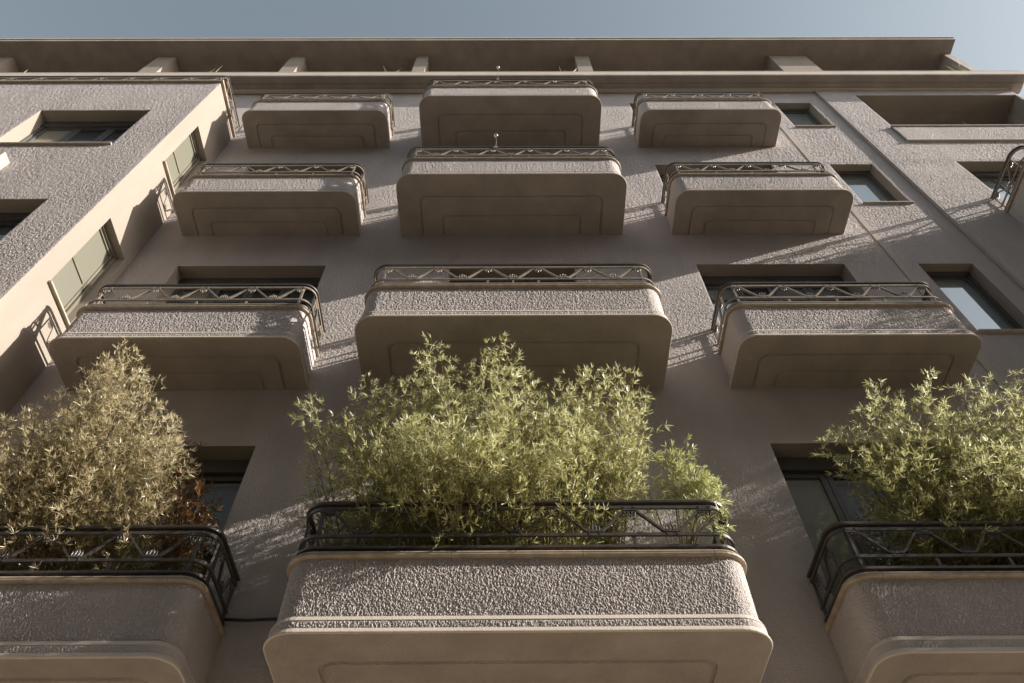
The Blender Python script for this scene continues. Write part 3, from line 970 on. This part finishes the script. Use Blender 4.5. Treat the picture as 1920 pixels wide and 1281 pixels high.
# left balcony: dry straw-coloured bamboo
pl = Plant(13)
tips = [(236, 640, -.62), (232, 650, -.6), (215, 665, -.6), (250, 660, -.62), (200, 690, -.6), (172, 700, -.55), (275, 695, -.6), (295, 712, -.6), (150, 735, -.55), (120, 745, -.55), (95, 752, -.5), (70, 765, -.5), (45, 780, -.5), (15, 790, -.5), (0, 800, -.5), (-30, 830, -.5),
        (320, 790, -.6), (338, 795, -.6), (330, 830, -.62), (310, 760, -.55), (20, 850, -.5), (5, 900, -.5), (40, 940, -.5)]
for x, y, Y in tips:
    p = P(x, y, Y)
    b = (-3.28 + (p[0] + 3.28) * 0.45 + pl.rng.uniform(-.1, .1), -0.33 + pl.rng.uniform(-.07, .07), FLOOR_D + 0.38)
    pl.stem(b, p, (0, 0.05, 0.2), t0=0.2, reach=0.22, step=0.045, ln=0.056, w=0.005, fan=8, tone=0.76, tone_low=0.4)
    p2 = P(x + pl.rng.uniform(-25, 25), y + pl.rng.uniform(20, 50), Y - pl.rng.uniform(0, .15))
    pl.stem(b, p2, (0, 0.05, 0.18), t0=0.3, reach=0.2, step=0.05, ln=0.056, w=0.005, fan=8, tone=0.76, tone_low=0.4)
for i in range(75):
    x = pl.rng.uniform(20, 335); y = pl.rng.uniform(780, 960); Y = pl.rng.uniform(-.8, -.2)
    p = P(x, y, Y)
    b = (-3.28 + (p[0] + 3.28) * 0.7 + pl.rng.uniform(-.1, .1), -0.33 + pl.rng.uniform(-.07, .07), FLOOR_D + 0.38)
    pl.stem(b, p, (0, 0.03, 0.15), t0=0.15, reach=0.22, step=0.055, ln=0.056, w=0.005, fan=8, tone=0.6, tone_low=0.28)
pl.finish('bamboo_plant', 'dry straw coloured bamboo on the lowest left balcony', 'bamboo', M_LEAF_DRY, (-3.3, -0.33, FLOOR_D), (1.5, 0.26, 0.42))

# rust-brown withered one behind its right side
pl = Plant(14)
for x, y in ((362, 838), (345, 860), (370, 890), (378, 915), (350, 930), (385, 955), (330, 880)):
    p = P(x, y, -.18)
    pl.stem((-2.45, -0.17, FLOOR_D + 0.30), p, (0.02, 0, 0.12), t0=0.3, reach=0.2, step=0.05, ln=0.075, w=0.007, fan=8, tone=0.6, tone_low=0.3)
pl.finish('bamboo_plant', 'small rust brown withered bamboo beside the dry straw one', 'bamboo', M_LEAF_RUST, (-2.42, -0.17, FLOOR_D), (0.22, 0.22, 0.34))

# right balcony: green bamboo
pl = Plant(15)
tips = [(1636, 716, -.62), (1630, 740, -.6), (1734, 702, -.62), (1740, 730, -.6), (1800, 730, -.6), (1826, 712, -.6), (1852, 722, -.6), (1905, 702, -.62), (1890, 740, -.6), (1940, 700, -.6), (1980, 740, -.6), (1566, 802, -.5), (1640, 800, -.55), (1690, 760, -.6), (1770, 780, -.62),
        (1850, 830, -.75), (1880, 835, -.76), (1905, 850, -.76), (1820, 840, -.72), (1930, 870, -.75), (1960, 850, -.7)]
for x, y, Y in tips:
    p = P(x, y, Y)
    b = (3.5 + (p[0] - 3.5) * 0.5 + pl.rng.uniform(-.1, .1), -0.33 + pl.rng.uniform(-.07, .07), FLOOR_D + 0.38)
    pl.stem(b, p, (0, 0.05, 0.2), t0=0.2, reach=0.22, step=0.05, ln=0.062, w=0.0058, fan=8, tone=0.7, tone_low=0.4)
    p2 = P(x + pl.rng.uniform(-22, 22), y + pl.rng.uniform(25, 50), Y - pl.rng.uniform(0, .1))
    pl.stem(b, p2, (0, 0.05, 0.18), t0=0.3, reach=0.2, step=0.05, ln=0.062, w=0.0058, fan=8, tone=0.68, tone_low=0.4)
for i in range(70):
    x = pl.rng.uniform(1620, 1980); y = pl.rng.uniform(810, 985); Y = pl.rng.uniform(-.75, -.12)
    p = P(x, y, Y)
    b = (3.5 + (p[0] - 3.5) * 0.75 + pl.rng.uniform(-.12, .12), -0.33 + pl.rng.uniform(-.08, .08), FLOOR_D + 0.38)
    pl.stem(b, p, (0, 0.03, 0.13), t0=0.15, reach=0.22, step=0.06, ln=0.064, w=0.0058, fan=8, tone=0.5, tone_low=0.35)
for i in range(46):
    pt = (pl.rng.uniform(2.9, 4.8), pl.rng.uniform(-.4, -.08), pl.rng.uniform(5.0, 6.7))
    pl.stem((3.5 + (pt[0] - 3.5) * .9, -0.3, FLOOR_D + 0.38), pt, (0, 0.02, 0.1), t0=0.15, reach=0.22, step=0.055, ln=0.064, w=0.0058, fan=8, tone=0.42, tone_low=0.3)
pl.finish('bamboo_plant', 'tall green bamboo on the lowest right balcony beside the dark door', 'bamboo', M_LEAF_GREEN, (3.5, -0.33, FLOOR_D), (1.9, 0.26, 0.42))

# bamboo on the balconies of the right bay (just outside the frame, added to shade the wall)
for r, seed, zmax, ymax, lab in (('B', 30, 11.80, 0.78, 'low leafy bamboo added for its shade behind the railing of the highest right bay balcony'), ('C', 31, 10.6, 1.45, 'unseen leafy bamboo added for its shade, filling the right bay balcony two floors below the loggia'), ('D', 32, 7.42, 1.75, 'unseen leafy bamboo added for its shade, leaning out of the lowest right bay balcony')):
    pl = Plant(seed)
    fz = SOF[r] + 0.14
    for i in range(130):
        x = pl.rng.uniform(7.25 if r != 'B' else 7.55, 9.6); zz = pl.rng.uniform(fz + (0.75 if r != 'B' else 0.42), zmax)
        y = -(0.15 + (ymax - 0.15) * pl.rng.uniform(0, 1) ** 0.7)
        if zz > fz + 2.7: y = max(y, -0.95)
        pl.stem((x + pl.rng.uniform(-.2, .2), -0.5 + pl.rng.uniform(-.1, .1), fz + 0.38), (x, y, zz), (0, 0.03, 0.15), t0=0.15, reach=0.26 if r != 'B' else 0.13, step=0.07, ln=0.12, w=0.016, fan=3, tone=0.6, tone_low=0.4)
    if r == 'D':
        for i in range(90):
            pt = (pl.rng.uniform(7.15, 9.2), pl.rng.uniform(-1.8, -1.05), pl.rng.uniform(5.5, 7.3))
            pl.stem((pt[0], -0.6, fz + 0.38), pt, (0, 0.05, 0.3), t0=0.4, reach=0.3, step=0.06, ln=0.13, w=0.018, fan=4, tone=0.6, tone_low=0.4)
    pl.finish('bamboo_plant', lab, 'bamboo', M_LEAF_GREEN, (8.7, -0.5, fz), (2.2, 0.34, 0.42))

# small terrace plants peeping over edges
def tuft(x, y, Y, z0, label, k=5, h=0.35):
    pl = Plant(int(x))
    p = pix(x, y, Y)
    base = np.array([p.x, p.y, z0 + 0.2])
    for i in range(k):
        a = pl.rng.uniform(0, 6.28)
        tip = np.array([p.x + math.cos(a) * 0.14, p.y + math.sin(a) * 0.05, p.z - pl.rng.uniform(0, 0.1)])
        q = base + np.array([math.cos(a) * 0.03, math.sin(a) * 0.03, 0])
        d = tip - q
        pl.leaves(q, d[None, :], np.array([np.linalg.norm(d)]), np.array([0.024]), np.array([0.9]))
    pl.cane_tube([Vector(base) - Vector((0, 0, .05)), Vector(base) + Vector((0, 0, .03)), Vector(base) + Vector((0, 0, .06))], 0.01, 0.004, 5)
    pl.finish('succulent_plant', label, 'plant', M_SUCC, (p.x, p.y, z0), (0.24, 0.24, 0.2))
TZ = 17.348
tuft(66, 131, -.05, TZ, 'single pale leaf tip above the cornice at far left')
tuft(404, 129, -.05, TZ, 'thin plant tip above the cornice over the wing corner')
tuft(735, 128, -.05, TZ, 'spiky plant tips above the cornice left of the top middle balcony', 7)
tuft(1058, 128, -.05, TZ, 'tiny plant tips above the cornice right of the top middle balcony', 5)
tuft(1782, 122, -.05, TZ, 'spiky yellow green plant on the roof terrace at its right corner', 9)
tuft(1800, 237, .25, 14.602, 'spiky pale plant peeping over the loggia parapet', 9)

# round metal ornaments on stems clipped to the middle railings
for r, y0 in (('A', 128), ('B', 256)):
    zb = SOF[r] + 1.06
    top = pix(934 if r == 'A' else 930, y0, -0.85)
    root = empty('stem_ornament', (top.x, -0.85, zb))
    tag(root, 'small shiny ball on a thin stem above the %s middle railing' % ('top' if r == 'A' else 'second highest'), 'ornament')
    h = top.z - zb
    MB().tube([Vector((0, 0, 0)), Vector((0.006, 0, h * .5)), Vector((0.0, 0, h))], 0.0045, 6).build('stem', M_IRON, root)
    MB().box((-0.03, -0.022, -0.06), (0.03, 0.022, 0.004)).build('clip', M_IRON, root)
    bm = bmesh.new(); bmesh.ops.create_uvsphere(bm, u_segments=20, v_segments=12, radius=0.032)
    me = bpy.data.meshes.new('ball'); bm.to_mesh(me); bm.free(); me.materials.append(M_CHROME)
    me.polygons.foreach_set('use_smooth', [True] * len(me.polygons))
    o = bpy.data.objects.new('ball', me); COL.objects.link(o); o.parent = root; o.location = (0, 0, h + 0.03)

# cable between the lowest left and middle balconies
cb = MB().tube([Vector((-2.08, -0.02, 4.86)), Vector((-1.9, -0.03, 4.845)), Vector((-1.7, -0.03, 4.855)), Vector((-1.45, -0.03, 4.88))], 0.012, 6)
tag(cb.build('cable', M_CABLE), 'black cable running along the wall between the lowest left and middle balconies', 'cable')

# ------------------------------------------------------------------ across the street
OB = empty('street_building', (0, -11.0, 0))  # unseen building, added for reflections and to hold back sky light
tag(OB, 'plain unseen building added on the far side of the street for reflections and shade', 'building')
holes = []
for fl in range(4):
    for k in range(-9, 10):
        holes.append((k * 3.4 - 0.7, k * 3.4 + 0.7, 1.0 + fl * 3.3 + .9, 1.0 + fl * 3.3 + 2.6))
w = wall_with_holes('wall', -34, 34, 0.13, 17.0, 0.0, holes, -0.2, [M_OPP, M_OPP], parent=OB)
for a, b, c, d in holes:
    MB().box((a, -.22, c), (b, -.2, d)).build('window_pane', M_GLASS, OB)
MB().box((-34, -10, 17.0), (34, 0.2, 17.3)).build('roof', M_TRIM, OB)

# pale rounded fixture on the wall at the bottom edge
bm = bmesh.new()
bmesh.ops.create_uvsphere(bm, u_segments=16, v_segments=10, radius=0.035)
for v in bm.verts:
    if v.co.z < 0: v.co.z *= 4.0
me = bpy.data.meshes.new('wall_fixture'); bm.to_mesh(me); bm.free()
me.materials.append(M_TRIM)
o = bpy.data.objects.new('wall_fixture', me); COL.objects.link(o)
o.location = (2.03, -0.04, 4.27)
tag(o, 'small pale rounded fixture on the wall between the lowest middle and right balconies', 'fixture')
